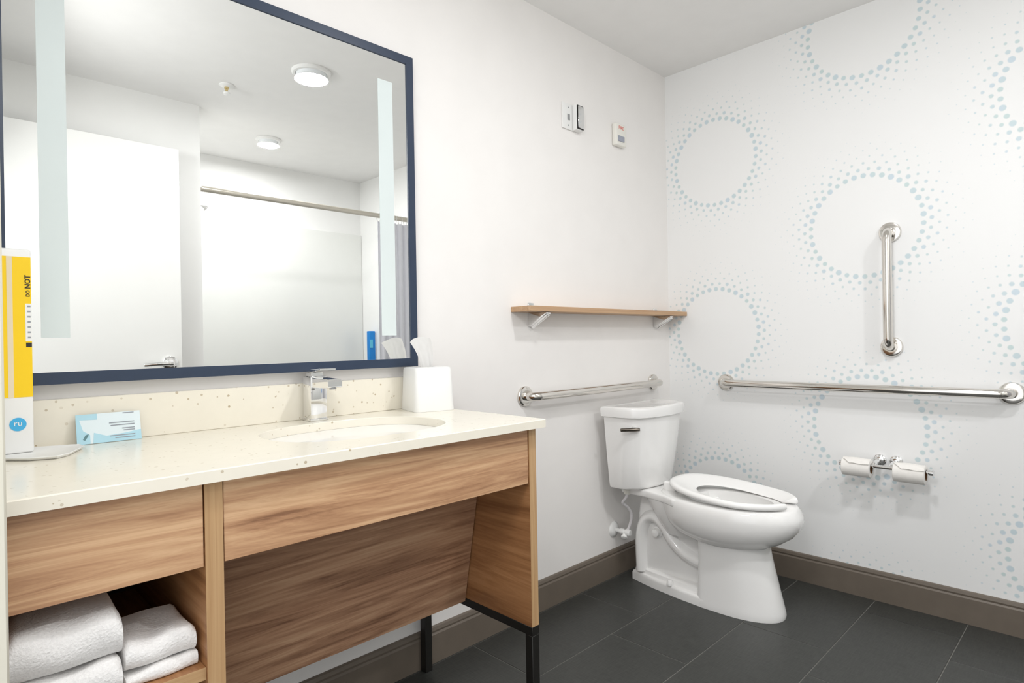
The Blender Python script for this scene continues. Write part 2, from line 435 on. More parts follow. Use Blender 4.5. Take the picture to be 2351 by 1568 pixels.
# bowl
rings = [egg(z, xb, xf, w, xw, TY) for z, xb, xf, w, xw in [
    (0.255, 0.38, 0.672, 0.112, 0.52), (0.270, 0.34, 0.690, 0.128, 0.52), (0.288, 0.29, 0.730, 0.153, 0.52), (0.318, 0.265, 0.772, 0.173, 0.52),
    (0.352, 0.25, 0.799, 0.184, 0.52), (0.382, 0.24, 0.807, 0.186, 0.52), (0.400, 0.236, 0.804, 0.186, 0.52), (0.418, 0.235, 0.794, 0.182, 0.52),
    (0.428, 0.236, 0.786, 0.176, 0.52), (0.432, 0.240, 0.776, 0.168, 0.52), (0.432, 0.36, 0.705, 0.110, 0.53), (0.428, 0.365, 0.698, 0.105, 0.53),
    (0.405, 0.36, 0.70, 0.107, 0.53), (0.36, 0.38, 0.66, 0.088, 0.52), (0.31, 0.43, 0.60, 0.052, 0.51), (0.29, 0.46, 0.56, 0.03, 0.51)]]
add('bowl', loft(rings), MT['porcelain'], toilet, 50)
# pedestal shell
rings = [egg(z, xb, xf, w, 0.53, TY, nb=9, nf=2.2) for z, xb, xf, w in [
    (0.0, 0.425, 0.738, 0.113), (0.012, 0.425, 0.740, 0.114), (0.03, 0.427, 0.736, 0.113), (0.10, 0.430, 0.718, 0.112), (0.18, 0.434, 0.697, 0.113),
    (0.24, 0.437, 0.683, 0.117), (0.27, 0.438, 0.681, 0.122), (0.285, 0.438, 0.688, 0.128)]]
add('pedestal', loft(rings), MT['porcelain'], toilet, 50)
# foot: low plinth tapering to the rear
def foot_half(x):
    pts = [(0.085, 0.050), (0.14, 0.066), (0.21, 0.082), (0.35, 0.103), (0.46, 0.113)]
    for (a, ha), (c2, hc) in zip(pts, pts[1:]):
        if x <= c2: return ha+(hc-ha)*(x-a)/(c2-a)
    return pts[-1][1]
xs = [0.085+0.0125*i for i in range(31)]
def foot_ring(z, s, x_in=0.0):
    L = [(max(x, 0.085+x_in), TY-foot_half(x)*s, z) for x in xs]
    return L + [(x, 2*TY-y, z) for x, y, z in reversed(L)]
rings = [foot_ring(0.0, 1.0), foot_ring(0.030, 1.0), foot_ring(0.037, 0.985, 0.003), foot_ring(0.041, 0.95, 0.006), foot_ring(0.043, 0.80, 0.012),
         foot_ring(0.058, 0.76, 0.014), foot_ring(0.062, 0.70, 0.018), foot_ring(0.064, 0.50, 0.03)]
add('foot', loft(rings), MT['porcelain'], toilet, 35)
# web between foot and deck, trapway relief on it
add('web', prism([(0.105, 0.03), (0.47, 0.03), (0.47, 0.32), (0.40, 0.40), (0.13, 0.40), (0.115, 0.30)], 1, TY-0.040, TY+0.040, 0.012, 3), MT['porcelain'], toilet, 40)
tr = tube(smoothpath([(0.132, TY, 0.05), (0.130, TY, 0.16), (0.136, TY, 0.23), (0.160, TY, 0.283), (0.205, TY, 0.300), (0.250, TY, 0.270), (0.285, TY, 0.222), (0.33, TY, 0.182), (0.39, TY, 0.158), (0.46, TY, 0.148)], 5),
          [0.034]*46, 20)
for v in tr.verts: v.co.y = TY+(v.co.y-TY)*2.15
add('trapway', tr, MT['porcelain'], toilet, 60)
bc = lathe((0.30, TY-0.09, 0.04), (0, 0, 1), [(0, 0.013), (0.014, 0.013), (0.02, 0.009), (0.022, 0.002)], 16)
add('bolt_cap', bc, MT['porcelain'], toilet, 40)
pc = lathe((0.215, TY-0.035, 0.235), (0, -1, 0), [(0, 0.024), (0.010, 0.024), (0.012, 0.018), (0.030, 0.016), (0.033, 0.002)], 18)
add('plug_cap', pc, MT['porcelain'], toilet, 40)
# deck under the tank
poly = [(0.070, TY-0.105), (0.20, TY-0.110), (0.30, TY-0.135), (0.36, TY-0.165), (0.40, TY-0.15), (0.40, TY+0.15), (0.36, TY+0.165), (0.30, TY+0.135), (0.20, TY+0.110), (0.070, TY+0.105)]
add('deck', prism(poly, 2, 0.395, 0.428, 0.008, 3), MT['porcelain'], toilet, 40)
rings = [egg(z, xb, xf, w, 0.32, TY, 2.6, 2.2) for z, xb, xf, w in [(0.25, 0.25, 0.46, 0.075), (0.30, 0.22, 0.47, 0.10), (0.35, 0.19, 0.47, 0.115), (0.40, 0.16, 0.47, 0.125)]]
add('bowl_back', loft(rings), MT['porcelain'], toilet, 60)

def tank_plan(z, xb, xf, h, xs_, k1=0.035, k2=0.055):
    pts = [(xb, -h), (xs_*0.5+xb*0.5, -h*1.0), (xs_, -h)]
    nn = 18
    for i in range(nn+1):
        v = -0.975+1.95*i/nn
        pts.append((xf-k1*(0.6*abs(v)**1.2+0.4*v*v)-k2*abs(v)**9, h*v))
    pts += [(xs_, h), (xs_*0.5+xb*0.5, h), (xb, h)]
    return [(x, TY+y, z) for x, y in pts]
rings = [tank_plan(0.4290, 0.073, 0.203, 0.168, 0.116), tank_plan(0.433, 0.067, 0.209, 0.177, 0.118), tank_plan(0.442, 0.065, 0.213, 0.181, 0.120),
         tank_plan(0.56, 0.061, 0.230, 0.191, 0.130), tank_plan(0.66, 0.058, 0.243, 0.198, 0.138), tank_plan(0.750, 0.055, 0.252, 0.203, 0.143)]
tank = add('tank', loft(rings), MT['porcelain'], toilet, 38)
rings = [tank_plan(0.7435, 0.050, 0.258, 0.205, 0.146), tank_plan(0.7465, 0.046, 0.264, 0.211, 0.149), tank_plan(0.776, 0.044, 0.268, 0.2135, 0.150), tank_plan(0.785, 0.046, 0.266, 0.211, 0.149),
         tank_plan(0.789, 0.052, 0.259, 0.203, 0.146), tank_plan(0.7895, 0.062, 0.245, 0.19, 0.14), tank_plan(0.7875, 0.07, 0.235, 0.18, 0.136)]
add('tank_lid', loft(rings), MT['porcelain'], toilet, 38)
# flush lever on the front left corner of the tank
lvp = Vector((0.193, TY-0.178, 0.699)); dirn = Vector((-0.62, -0.78, 0.0)).normalized(); outn = Vector((0.78, -0.62, 0)).normalized()
esc = lathe(lvp-outn*0.010, outn, [(0, 0.013), (0.012, 0.013), (0.016, 0.010), (0.026, 0.008)], 18)
lever = add('flush_lever', esc, MT['chrome'], toilet, 40, label='dark metal flush lever')
p0 = lvp+outn*0.018
add('lever_arm', tube([p0-dirn*0.020, p0-dirn*0.019, p0, p0+dirn*0.03, p0+dirn*0.062, p0+dirn*0.064], [0.004, 0.0075, 0.009, 0.0075, 0.007, 0.003], 12), MT['dark_steel'], lever, 50)

# seat: open-front ring, top surface dished towards the hole, rear raised on its hinges
def seat_mesh(n=64):
    def outer(t):
        c, s_ = math.cos(t), math.sin(t)
        xw, w, xf, xb = 0.54, 0.180, 0.785, 0.283
        nn = 2.05 if c > 0 else 2.35
        return (xw+((xf-xw) if c > 0 else (xw-xb))*spw(c, 2/nn), w*spw(s_, 2/nn))
    def inner(t):
        c, s_ = math.cos(t), math.sin(t)
        xw, w, xf, xb = 0.54, 0.100, 0.735, 0.392
        return (xw+((xf-xw) if c > 0 else (xw-xb))*spw(c, 2/2.1), w*spw(s_, 2/2.1))
    def lift(x):
        q = min(1, max(0, (0.64-x)/0.34)); return 0.027*q**1.3
    prof = [(0.04, 0.4385), (0.00, 0.4430), (0.00, 0.4490), (0.02, 0.4545), (0.07, 0.4590), (0.15, 0.4605), (0.28, 0.4590), (0.45, 0.4545), (0.65, 0.4485), (0.85, 0.4425), (0.96, 0.4395), (1.00, 0.4370), (0.97, 0.4350), (0.5, 0.4370)]
    ta, tb = 0.30, 0.46
    rings = []
    for i in range(-2, n+3):
        f = min(max(i/n, 0), 1); end = 0 if 0 <= i <= n else (abs(i) if i < 0 else i-n)
        o = outer(ta+(2*PI-2*ta)*f); q = inner(tb+(2*PI-2*tb)*f); sg = -1 if f < 0.5 else 1
        ring = []
        for u, z in prof:
            if end: u = 0.5+(u-0.5)*(0.93, 0.75)[end-1]; z = 0.447+(z-0.447)*(0.85, 0.5)[end-1]
            x = o[0]+(q[0]-o[0])*u; y = o[1]+(q[1]-o[1])*u
            if end: y += sg*(0.004, 0.006)[end-1]
            ring.append((x, TY+y, z+lift(x)))
        rings.append(ring)
    return loft(rings)
seat = add('seat', seat_mesh(), MT['seat'], toilet, 50)
for s in (-1, 1):
    add('hinge', bbox(0.262, 0.318, TY+s*0.050-0.016, TY+s*0.050+0.016, 0.4285, 0.468, 0.006, 3), MT['seat'], toilet, 40)
    add('bumper', lathe((0.70, TY+s*0.085, 0.430), (0, 0, 1), [(0, 0.010), (0.011, 0.009)], 12), MT['seat'], seat, 40)

# shutoff valve with supply hose
vt = thing('shutoff_valve', (0.001, -0.510, 0.209), 'white shutoff valve with flexible supply hose beside the toilet', 'valve')
add('escutcheon', lathe((0.0008, -0.510, 0.209), (1, 0, 0), [(0, 0.036), (0.004, 0.035), (0.010, 0.024), (0.014, 0.014)], 24), MT['plastic'], vt, 50)
add('valve_body', lathe((0.010, -0.510, 0.209), (1, 0, 0), [(0, 0.0095), (0.030, 0.0095), (0.031, 0.014), (0.046, 0.014), (0.047, 0.010), (0.058, 0.010), (0.059, 0.015), (0.078, 0.015), (0.082, 0.011)], 18), MT['plastic'], vt, 40)
add('valve_handle', lathe((0.062, -0.512, 0.209), (0.3, -0.6, -0.6), [(0, 0.008), (0.020, 0.008), (0.021, 0.014), (0.030, 0.014), (0.033, 0.006)], 14), MT['plastic'], vt, 40)
hose = tube(smoothpath([(0.074, -0.509, 0.216), (0.085, -0.500, 0.25), (0.092, -0.500, 0.295), (0.085, -0.520, 0.33), (0.080, -0.548, 0.352), (0.098, -0.548, 0.378), (0.105, -0.548, 0.398)], 6), 0.0065, 12)
add('supply_hose', hose, MT['hose'], vt, 60)
add('coupling_nut', lathe((0.105, -0.548, 0.395), (0, 0, 1), [(0, 0.012), (0.002, 0.0145), (0.020, 0.0145), (0.021, 0.011), (0.0333, 0.011)], 12), MT['cream_plastic'], vt, 30)

# ------------------------------------------------------------------ grab bars
def grab_bar(p0, p1, out, label, group='polished steel grab bars'):
    p0, p1, out = Vector(p0), Vector(p1), Vector(out)
    ax = (p1-p0).normalized(); st = 0.056; br = 0.034
    t = thing('grab_bar', tuple(p0), label, 'grab bar', group)
    path = [p0+out*0.004, p0+out*(st-br)]
    for k in range(1, 7):
        a = PI/2*k/6; path.append(p0+out*(st-br)+ax*br*(1-math.cos(a))+out*br*math.sin(a))
    for k in range(0, 7):
        a = PI/2*k/6; path.append(p1+out*(st-br)-ax*br*(1-math.sin(a))+out*br*math.cos(a))
    path.append(p1+out*0.004)
    add('bar', tube(path, 0.0172, 20), MT['steel'], t, 60)
    for p in (p0, p1):
        add('flange', lathe(p+out*0.0006, out, [(0, 0.0395), (0.008, 0.0395), (0.0115, 0.037), (0.013, 0.032), (0.013, 0.0185)], 32), MT['steel'], t, 30)
grab_bar((0, -1.081, 0.864), (0, -0.167, 0.864), (1, 0, 0), 'horizontal grab bar on the plain wall above the toilet tank')
grab_bar((0.308, 0, 0.864), (1.375, 0, 0.864), (0, -1, 0), 'long horizontal grab bar on the dotted wall')
grab_bar((1.005, 0, 1.489), (1.005, 0, 1.032), (0, -1, 0), 'short upright grab bar on the dotted wall')

# ------------------------------------------------------------------ toilet paper holder and rolls
th = thing('toilet_paper_holder', (0.985, -0.0005, 0.572), 'chrome double toilet paper holder on the dotted wall', 'paper holder')
for x in (0.956, 1.014):
    p = add('post', tube(smoothpath([(x, -0.004, 0.574), (x, -0.045, 0.573), (x, -0.072, 0.569), (x, -0.084, 0.560)], 5), 0.0085, 14), MT['chrome'], th, 60)
    add('rosette', lathe((x, -0.0006, 0.574), (0, -1, 0), [(0, 0.023), (0.006, 0.023), (0.010, 0.019), (0.012, 0.010)], 24), MT['chrome'], p, 40)
add('roll_bar', tube([(0.828, -0.084, 0.560), (0.829, -0.084, 0.560), (1.152, -0.084, 0.560), (1.153, -0.084, 0.560)], [0.006, 0.0078, 0.0078, 0.006], 16), MT['chrome'], th, 50)
for x in (0.836, 1.146):
    add('end_knob', lathe((x-0.008, -0.084, 0.560), (1, 0, 0), [(0, 0.009), (0.002, 0.0115), (0.014, 0.0115), (0.016, 0.009)], 16), MT['chrome'], th, 40)
def paper_roll(xa, xb, label):
    R, cz = 0.0368, 0.5490
    t = thing('toilet_paper_roll', ((xa+xb)/2, -0.084, cz-R), label, 'paper roll', 'toilet paper rolls')
    ri = 0.0205
    n = 40
    def rg(x, rad): return [(x, -0.084+rad*math.cos(2*PI*k/n), cz+rad*math.sin(2*PI*k/n)) for k in range(n)]
    b = loft([rg(xa, ri), rg(xa, R-0.002), rg(xa+0.0015, R), rg(xb-0.0015, R), rg(xb, R-0.002), rg(xb, ri)], False, False)
    bmesh.ops.remove_doubles(b, verts=b.verts, dist=1e-6)
    add('paper', b, MT['paper'], t, 40)
    b = loft([rg(xa+0.001, ri), rg(xb-0.001, ri), rg(xb-0.001, ri-0.0012), rg(xa+0.001, ri-0.0012), rg(xa+0.001, ri)], False, False)
    add('core_tube', b, MT['cardboard'], t, 40)
    # loose sheet lying over the top
    rows = []
    for k in range(9):
        a = math.radians(150-16*k); rad = R+0.0012+0.004*max(0, (3-k)/3.0)
        rows.append([(xa+0.003+0.014*max(0, 2-k)+(xb-xa-0.006)*j/6*(1-0.12*max(0, 2-k)), -0.084+rad*math.cos(a), cz+rad*math.sin(a)+0.0015*math.sin(j*1.3+k)) for j in range(7)])
    add('loose_sheet', loft(rows, False, False, closed=False), MT['paper'], t, 60)
paper_roll(0.844, 0.946, 'left toilet paper roll on the double holder')
paper_roll(1.025, 1.129, 'right toilet paper roll on the double holder')

# ------------------------------------------------------------------ wall shelf
sh = thing('wall_shelf', (0.0005, -0.575, 1.192), 'narrow wooden wall shelf on two chrome brackets', 'shelf')
box('shelf_board', 0.0008, 0.106, -1.147, -0.003, 1.1925, 1.2135, MT['shelf_wood'], sh, 0.0012, 1)
for y in (-1.040, -0.135):
    br = add('bracket', prism([(0.0008, 1.1920), (0.098, 1.1920), (0.098, 1.184), (0.012, 1.137), (0.0008, 1.137)], 1, y-0.014, y+0.014, 0.0025, 2), MT['chrome'], sh, 30)
    add('strut', tube([(0.012, y, 1.136), (0.013, y, 1.1365), (0.096, y, 1.1835), (0.097, y, 1.184)], [0.005, 0.0085, 0.0085, 0.005], 12), MT['chrome'], br, 50)
    add('wall_tab', bbox(0.0008, 0.006, y-0.016, y+0.016, 1.2137, 1.232, 0.002, 1), MT['chrome'], br, 40)

# ------------------------------------------------------------------ wall switch plates and alarm
sw = thing('sensor_switch', (0.0005, -0.795, 1.979), 'white switch plate with a small grey sensor window high on the wall', 'switch')
box('plate', 0.0006, 0.007, -0.828, -0.764, 1.979, 2.089, MT['plastic'], sw, 0.002, 2)
box('sensor', 0.0068, 0.010, -0.797, -0.782, 2.018, 2.044, MT['grey'], sw, 0.001, 1)
for z in (1.996, 2.072):
    add('screw', lathe((0.0068, -0.790, z), (1, 0, 0), [(0, 0.0035), (0.001, 0.003)], 10), MT['grey'], sw, 40)
cm = thing('chime_box', (0.0005, -0.738, 1.98), 'white boxy wall unit with silver face beside the switch plate', 'wall unit')
box('housing', 0.0006, 0.028, -0.7625, -0.714, 1.980, 2.090, MT['plastic'], cm, 0.002, 2)
fr = box('bezel', 0.0278, 0.0310, -0.759, -0.7165, 1.984, 2.086, MT['black'], cm, 0.001, 1)
box('silver_face', 0.0308, 0.0345, -0.7555, -0.7165, 1.988, 2.082, MT['chrome'], cm, 0.0015, 1)
al = thing('fire_alarm', (0.0005, -0.43, 1.980), 'cream fire alarm unit with red lettering near the corner', 'alarm')
box('housing', 0.0006, 0.026, -0.472, -0.392, 1.980, 2.082, MT['cream_plastic'], al, 0.006, 3)
box('strobe_lens', 0.0255, 0.031, -0.458, -0.412, 1.998, 2.024, MT['lens_grey'], al, 0.002, 2)
add('lettering', text_mesh('FIRE', 0.022, Matrix.Translation((0.0263, -0.432, 2.062)) @ FACE_X), MT['red_ink'], al)

# ------------------------------------------------------------------ mirror
mr = thing('wall_mirror', (0.0005, -2.141, 1.005), 'large navy-framed mirror with two frosted light strips above the vanity', 'mirror')
Y0, Y1, Z0, Z1, FW = -2.672, -1.610, 1.005, 2.013, 0.0265
box('backing', 0.001, 0.028, Y0+0.012, Y1-0.012, Z0+0.012, Z1-0.012, MT['black'], mr)
box('glass', 0.0282, 0.0300, Y0+0.014, Y1-0.014, Z0+0.014, Z1-0.014, MT['mirror'], mr)
# mitred frame members
def frame_member(a, b_, c_, d_):
    bm = bmesh.new(); lo = [bm.verts.new((0.0010, y, z)) for y, z in (a, b_, c_, d_)]; hi = [bm.verts.new((0.0335, y, z)) for y, z in (a, b_, c_, d_)]
    bm.faces.new(lo); bm.faces.new(hi)
    for i in range(4): bm.faces.new((lo[i], lo[(i+1) % 4], hi[(i+1) % 4], hi[i]))
    return bm
OUT = [(Y0, Z0), (Y1, Z0), (Y1, Z1), (Y0, Z1)]
INN = [(Y0+FW, Z0+FW), (Y1-FW, Z0+FW), (Y1-FW, Z1-FW), (Y0+FW, Z1-FW)]
for i in range(4):
    j = (i+1) % 4
    add('frame_rail' if i % 2 == 0 else 'frame_stile', frame_member(OUT[i], OUT[j], INN[j], INN[i]), MT['navy'], mr)
for a, b_ in ((-2.589, -2.538), (-1.7425, -1.6895)):
    box('light_strip', 0.0300, 0.0306, a, b_, 1.106, 1.911, MT['frost'], mr)

# ------------------------------------------------------------------ vanity
ZC, XF, YR, YL = 0.869, 0.554, -1.566, -2.699
BX, BY, AX, AY = 0.290, -1.985, 0.168, 0.232
def oval(z, s=1.0, n=56, e=2.5):
    out = []
    for i in range(n):
        t = 2*PI*i/n+PI/4; out.append((BX+AX*s*spw(math.cos(t), 2/e), BY+AY*s*spw(math.sin(t), 2/e), z))
    return out
def countertop():
    b = bmesh.new(); n = 56; zs_ = (ZC-0.0225, ZC); X0 = 0.001
    def rect(z, inset=0.0):
        out = []
        for i in range(n):
            t = 2*PI*i/n+PI/4; c, s = math.cos(t), math.sin(t); m = max(abs(c), abs(s))
            u, v = c/m, s/m
            x = (X0+XF)/2+u*((XF-X0)/2-inset); y = (YL+YR)/2+v*((YR-YL)/2-inset); out.append((x, y, z))
        return out
    outer = [rect(zs_[0]), rect(ZC-0.002), rect(ZC, 0.002)]
    inner = [oval(ZC, 1.006), oval(ZC-0.0015, 1.0), oval(zs_[0], 1.0)]
    L = [[b.verts.new(p) for p in r] for r in outer+inner]
    for i in range(len(L)):
        A, B = L[i], L[(i+1) % len(L)]
        for j in range(n): b.faces.new((A[j], A[(j+1) % n], B[(j+1) % n], B[j]))
    return b
ct = add('countertop', countertop(), MT['quartz'], None, 25, label='cream speckled quartz countertop with oval sink cutout', cat='countertop')
box('backsplash', 0.0008, 0.020, YL, YR-0.012, ZC+0.0002, 0.972, MT['quartz'], ct, 0.001, 1)

bs = thing('sink_basin', (BX, BY, ZC-0.134), 'white undermount oval sink basin below the countertop', 'sink')
rings = [oval(ZC-0.0228, 1.07), oval(ZC-0.0228, 1.012), oval(ZC-0.045, 0.985), oval(ZC-0.085, 0.92), oval(ZC-0.112, 0.78), oval(ZC-0.122, 0.5), oval(ZC-0.126, 0.12)]
outer = [oval(ZC-0.134, 0.12), oval(ZC-0.132, 0.55), oval(ZC-0.120, 0.82), oval(ZC-0.085, 0.96), oval(ZC-0.04, 1.03), oval(ZC-0.030, 1.07)]
add('basin', loft(rings+outer, True, True), MT['porcelain'], bs, 50)
add('drain', lathe((BX, BY, ZC-0.1265), (0, 0, 1), [(0, 0.024), (0.003, 0.024), (0.005, 0.018), (0.0035, 0.012), (0.003, 0.002)], 24), MT['chrome'], bs, 40)

vc = thing('vanity_cabinet', (0.28, -2.15, 0), 'wooden vanity cabinet on black metal legs under the mirror', 'vanity')
ZT = ZC-0.0228
PX = 0.530
def panel(name, x0, x1, y0, y1, z0, z1, mat, edge):
    """board with a separate front edge band"""
    p = box(name, x0, x1-0.0012, y0, y1, z0, z1, mat, vc)
    box('edge_band', x1-0.0012, x1, y0, y1, z0, z1, edge, p)
    return p
panel('side_panel', 0.016, PX, -1.6075, -1.5815, 0.308, ZT, MT['wood_x'], MT['edge'])
panel('divider_panel', 0.016, PX, -2.4245, -2.3945, 0.308, ZT, MT['wood_x'], MT['edge'])
box('side_panel', 0.016, 0.505, YL, -2.6935, 0.308, ZT, MT['wood_x'], vc)
box('drawer_front', 0.508, 0.5275, -2.3925, -1.6100, 0.697, ZT-0.003, MT['wood_y'], vc, 0.0008, 1)
box('drawer_front', 0.508, 0.5275, -2.6985, -2.4265, 0.697, ZT-0.003, MT['wood_y'], vc, 0.0008, 1)
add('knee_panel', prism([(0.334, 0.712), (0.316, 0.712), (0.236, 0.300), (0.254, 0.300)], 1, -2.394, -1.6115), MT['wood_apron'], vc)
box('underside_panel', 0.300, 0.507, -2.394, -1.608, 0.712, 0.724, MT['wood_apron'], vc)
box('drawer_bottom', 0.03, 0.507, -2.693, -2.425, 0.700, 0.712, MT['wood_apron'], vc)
box('back_panel', 0.016, 0.028, -2.693, -2.425, 0.33, ZT-0.01, MT['black'], vc)  # painted black: the shade of the open recess is put into its colour
p = panel('shelf_board', 0.028, 0.524, -2.693, -2.4250, 0.498, 0.5195, MT['wood_x'], MT['edge_y'])
panel('bottom_board', 0.028, 0.524, -2.693, -2.4250, 0.308, 0.330, MT['wood_x'], MT['edge_y'])
for y in (-1.6075, -2.4245):
    lg = box('frame_rail', 0.016, PX, y, y+0.027, 0.283, 0.3078, MT['black'], vc, 0.001, 1)
    for x in (0.016, PX-0.027):
        box('leg', x, x+0.027, y, y+0.027, 0.0, 0.283, MT['black'], vc, 0.001, 1)

# ------------------------------------------------------------------ faucet
fc = thing('faucet', (0.080, -1.98, ZC), 'square chrome single-lever faucet behind the sink', 'faucet')
FY0, FY1 = -2.006, -1.958
box('base_plate', 0.030, 0.084, FY0-0.003, FY1+0.003, ZC+0.0002, ZC+0.006, MT['chrome'], fc, 0.001, 1)
box('body', 0.034, 0.080, FY0, FY1, ZC+0.0055, 0.992, MT['chrome'], fc, 0.0015, 2)
sp = add('spout', prism([(0.079, 0.962), (0.079, 0.990), (0.168, 0.986), (0.174, 0.983), (0.174, 0.967), (0.168, 0.964)], 1, FY0+0.003, FY1-0.003, 0.0012, 1), MT['chrome'], fc, 30)
add('aerator', lathe((0.160, -1.982, 0.9605), (0, 0, 1), [(0, 0.009), (0.004, 0.010)], 16), MT['grey'], sp, 40)
hd = box('handle_neck', 0.040, 0.074, FY0+0.006, FY1-0.006, 0.992, 1.004, MT['chrome'], fc, 0.001, 1)
add('handle_lever', prism([(0.018, 1.0030), (0.018, 1.0085), (0.136, 1.016), (0.136, 1.011)], 1, FY0+0.001, FY1-0.001, 0.0008, 1), MT['chrome'], hd, 30)

# ------------------------------------------------------------------ things on the counter
# tissue box cover
tb = thing('tissue_box', (0.104, -1.6265, ZC), 'white square tissue box cover with a tissue pulled out', 'tissue box')
def sq(z, h, rad, cx=0.104, cy=-1.6265, rot=math.radians(-14), n=6):
    out = []
    for q in range(4):
        a0 = q*PI/2; ccx = (h-rad)*(1 if q in (0, 3) else -1); ccy = (h-rad)*(1 if q in (0, 1) else -1)
        for k in range(n+1):
            a = a0+PI/2*k/n; x, y = ccx+rad*math.cos(a), ccy+rad*math.sin(a)
            out.append((cx+x*math.cos(rot)-y*math.sin(rot), cy+x*math.sin(rot)+y*math.cos(rot), z))
    return out
rings = [sq(ZC+0.0003, 0.0655, 0.017), sq(ZC+0.004, 0.0665, 0.018), sq(ZC+0.128, 0.0615, 0.017), sq(ZC+0.134, 0.0595, 0.017), sq(ZC+0.1355, 0.056, 0.016)]
hole = [sq(ZC+0.1355, 0.026, 0.020), sq(ZC+0.125, 0.025, 0.020)]
add('cover', loft(rings+hole, True, True), MT['plastic'], tb, 40)
rows = []
for i in range(12):
    t = i/11
    w = 0.022+0.014*t
    cz = ZC+0.118+0.112*t; cy = -1.6275-0.034*t+0.012*math.sin(t*2.6); cx = 0.104-0.004*t
    row = []
    for j in range(17):
        v = -1+2*j/16
        fold = 0.0045*math.sin(v*5+1.2*t)*(1-0.4*t)
        row.append((cx+fold+0.010*v*v*t, cy+v*w*(1+0.1*t), cz-0.010*v*v*t+0.006*v*t))
    rows.append(row)
ti = loft(rows, False, False, closed=False)
bmesh.ops.solidify(ti, geom=ti.faces[:], thickness=0.0012)
add('tissue', ti, MT['tissue'], tb, 70)

# small printed card leaning on the backsplash
cd = thing('amenity_card', (0.042, -2.470, ZC), 'small pale blue printed card leaning on the backsplash', 'card')
tilt = 0.24
def card_pt(u, v, off):   # u along the wall 0..1, v up 0..1
    L_, Hc = 0.124, 0.0665
    base = Vector((0.046, -2.532+L_*u, ZC+0.0006)); up = Vector((-math.sin(tilt), 0, math.cos(tilt))); nn = Vector((math.cos(tilt), 0, math.sin(tilt)))
    return base+up*(Hc*v)+nn*off
def card_patch(name, us, mat, off, th=0.0003, parent=None):
    b = bmesh.new()
    A = [b.verts.new(card_pt(u, v, off)) for u, v in us]; B = [b.verts.new(card_pt(u, v, off+th)) for u, v in us]
    b.faces.new(A); b.faces.new(B); n = len(us)
    for i in range(n): b.faces.new((A[i], A[(i+1) % n], B[(i+1) % n], B[i]))
    return add(name, b, mat, parent or cd)
def R4(a, b_, c_, d_): return [(a, c_), (b_, c_), (b_, d_), (a, d_)]
sheet = card_patch('card_sheet', R4(0, 1, 0, 1), MT['card'], 0.0, 0.0012)
card_patch('blue_panel', [(0.0, 0.0), (0.20, 0.0), (0.20, 0.30), (0.10, 0.45), (0.05, 0.82), (0.32, 0.80), (0.32, 1.0), (0.0, 1.0)], MT['card_blue'], 0.0013, parent=sheet)
card_patch('blue_panel', [(0.24, 0.0), (1.0, 0.0), (1.0, 0.34), (0.72, 0.26), (0.45, 0.22), (0.26, 0.36)], MT['card_blue'], 0.0013, parent=sheet)
card_patch('arrow_mark', [(0.09, 0.16), (0.12, 0.12), (0.17, 0.26), (0.18, 0.34), (0.13, 0.30)], MT['card_teal'], 0.0017, parent=sheet)
for u0_, u1_, v_ in ((0.72, 0.90, 0.955), (0.50, 0.90, 0.645), (0.52, 0.90, 0.555), (0.70, 0.90, 0.43), (0.72, 0.90, 0.36), (0.50, 0.90, 0.20), (0.58, 0.90, 0.12)):
    card_patch('printed_line', R4(u0_, u1_, v_-0.016, v_+0.016), MT['grey_ink'], 0.0017, 0.0002, parent=sheet)

# thin white tray lying on the counter
def tray_ring(z, grow):
    cx, cy = 0.112, -2.600
    base = [(0.050, -2.692), (0.128, -2.690), (0.196, -2.630), (0.212, -2.588), (0.190, -2.566), (0.106, -2.528), (0.070, -2.532), (0.044, -2.60)]
    return [(cx+(x-cx)*grow, cy+(y-cy)*grow, z) for x, y in base]
tray = loft([tray_ring(ZC+0.0003, 0.93), tray_ring(ZC+0.0045, 0.99), tray_ring(ZC+0.0060, 1.0), tray_ring(ZC+0.0070, 0.99), tray_ring(ZC+0.0045, 0.93)])
add('amenity_tray', tray, MT['plastic'], None, 40, label='thin white tray lying on the counter under the yellow package', cat='tray')

# tall yellow and white package
yb_ = thing('upright_package', (0.085, -2.640, ZC+0.0047), 'tall slim white package with yellow label standing at the left mirror edge', 'package')
PZ0, PZ1, PF, PYa, PYb = ZC+0.0050, 1.285, 0.100, -2.668, -2.6115
pk = box('carton', 0.066, PF, PYa, PYb, PZ0, PZ1, MT['plastic'], yb_, 0.004, 3)
def patch(name, y0, y1, z0, z1, mat, lay=1, parent=pk):
    return box(name, PF+0.0001*lay, PF+0.0001*lay+0.0005, y0, y1, z0, z1, mat, parent)
patch('yellow_label', -2.6575, -2.6120, 0.986, 1.269, MT['yellow'], 1)
patch('pale_stripe', -2.6505, -2.6415, 0.986, 1.269, MT['pale_stripe'], 4)
patch('text_block', -2.6220, -2.6120, 1.099, 1.175, MT['plastic'], 4)
for k in range(7):
    patch('printed_line', -2.6185, -2.6135, 1.105+0.0105*k, 1.108+0.0105*k, MT['grey_ink'], 8)
patch('black_square', -2.6215, -2.6122, 1.087, 1.096, MT['ink'], 4)
RT = Matrix.Rotation(PI/2, 4, 'Z')
add('lettering', text_mesh('NOT', 0.0125, Matrix.Translation((PF+0.0010, -2.6172, 1.2190)) @ FACE_X @ RT, bold=0.0003), MT['ink'], pk)
add('lettering', text_mesh('DO', 0.0085, Matrix.Translation((PF+0.0010, -2.6172, 1.1955)) @ FACE_X @ RT, bold=0.0002), MT['ink'], pk)
lg_ = lathe((PF, -2.6365, 0.932), (1, 0, 0), [(0, 0.0135), (0.0008, 0.0135)], 24)
lgo = add('logo_disc', lg_, MT['blue_logo'], pk)
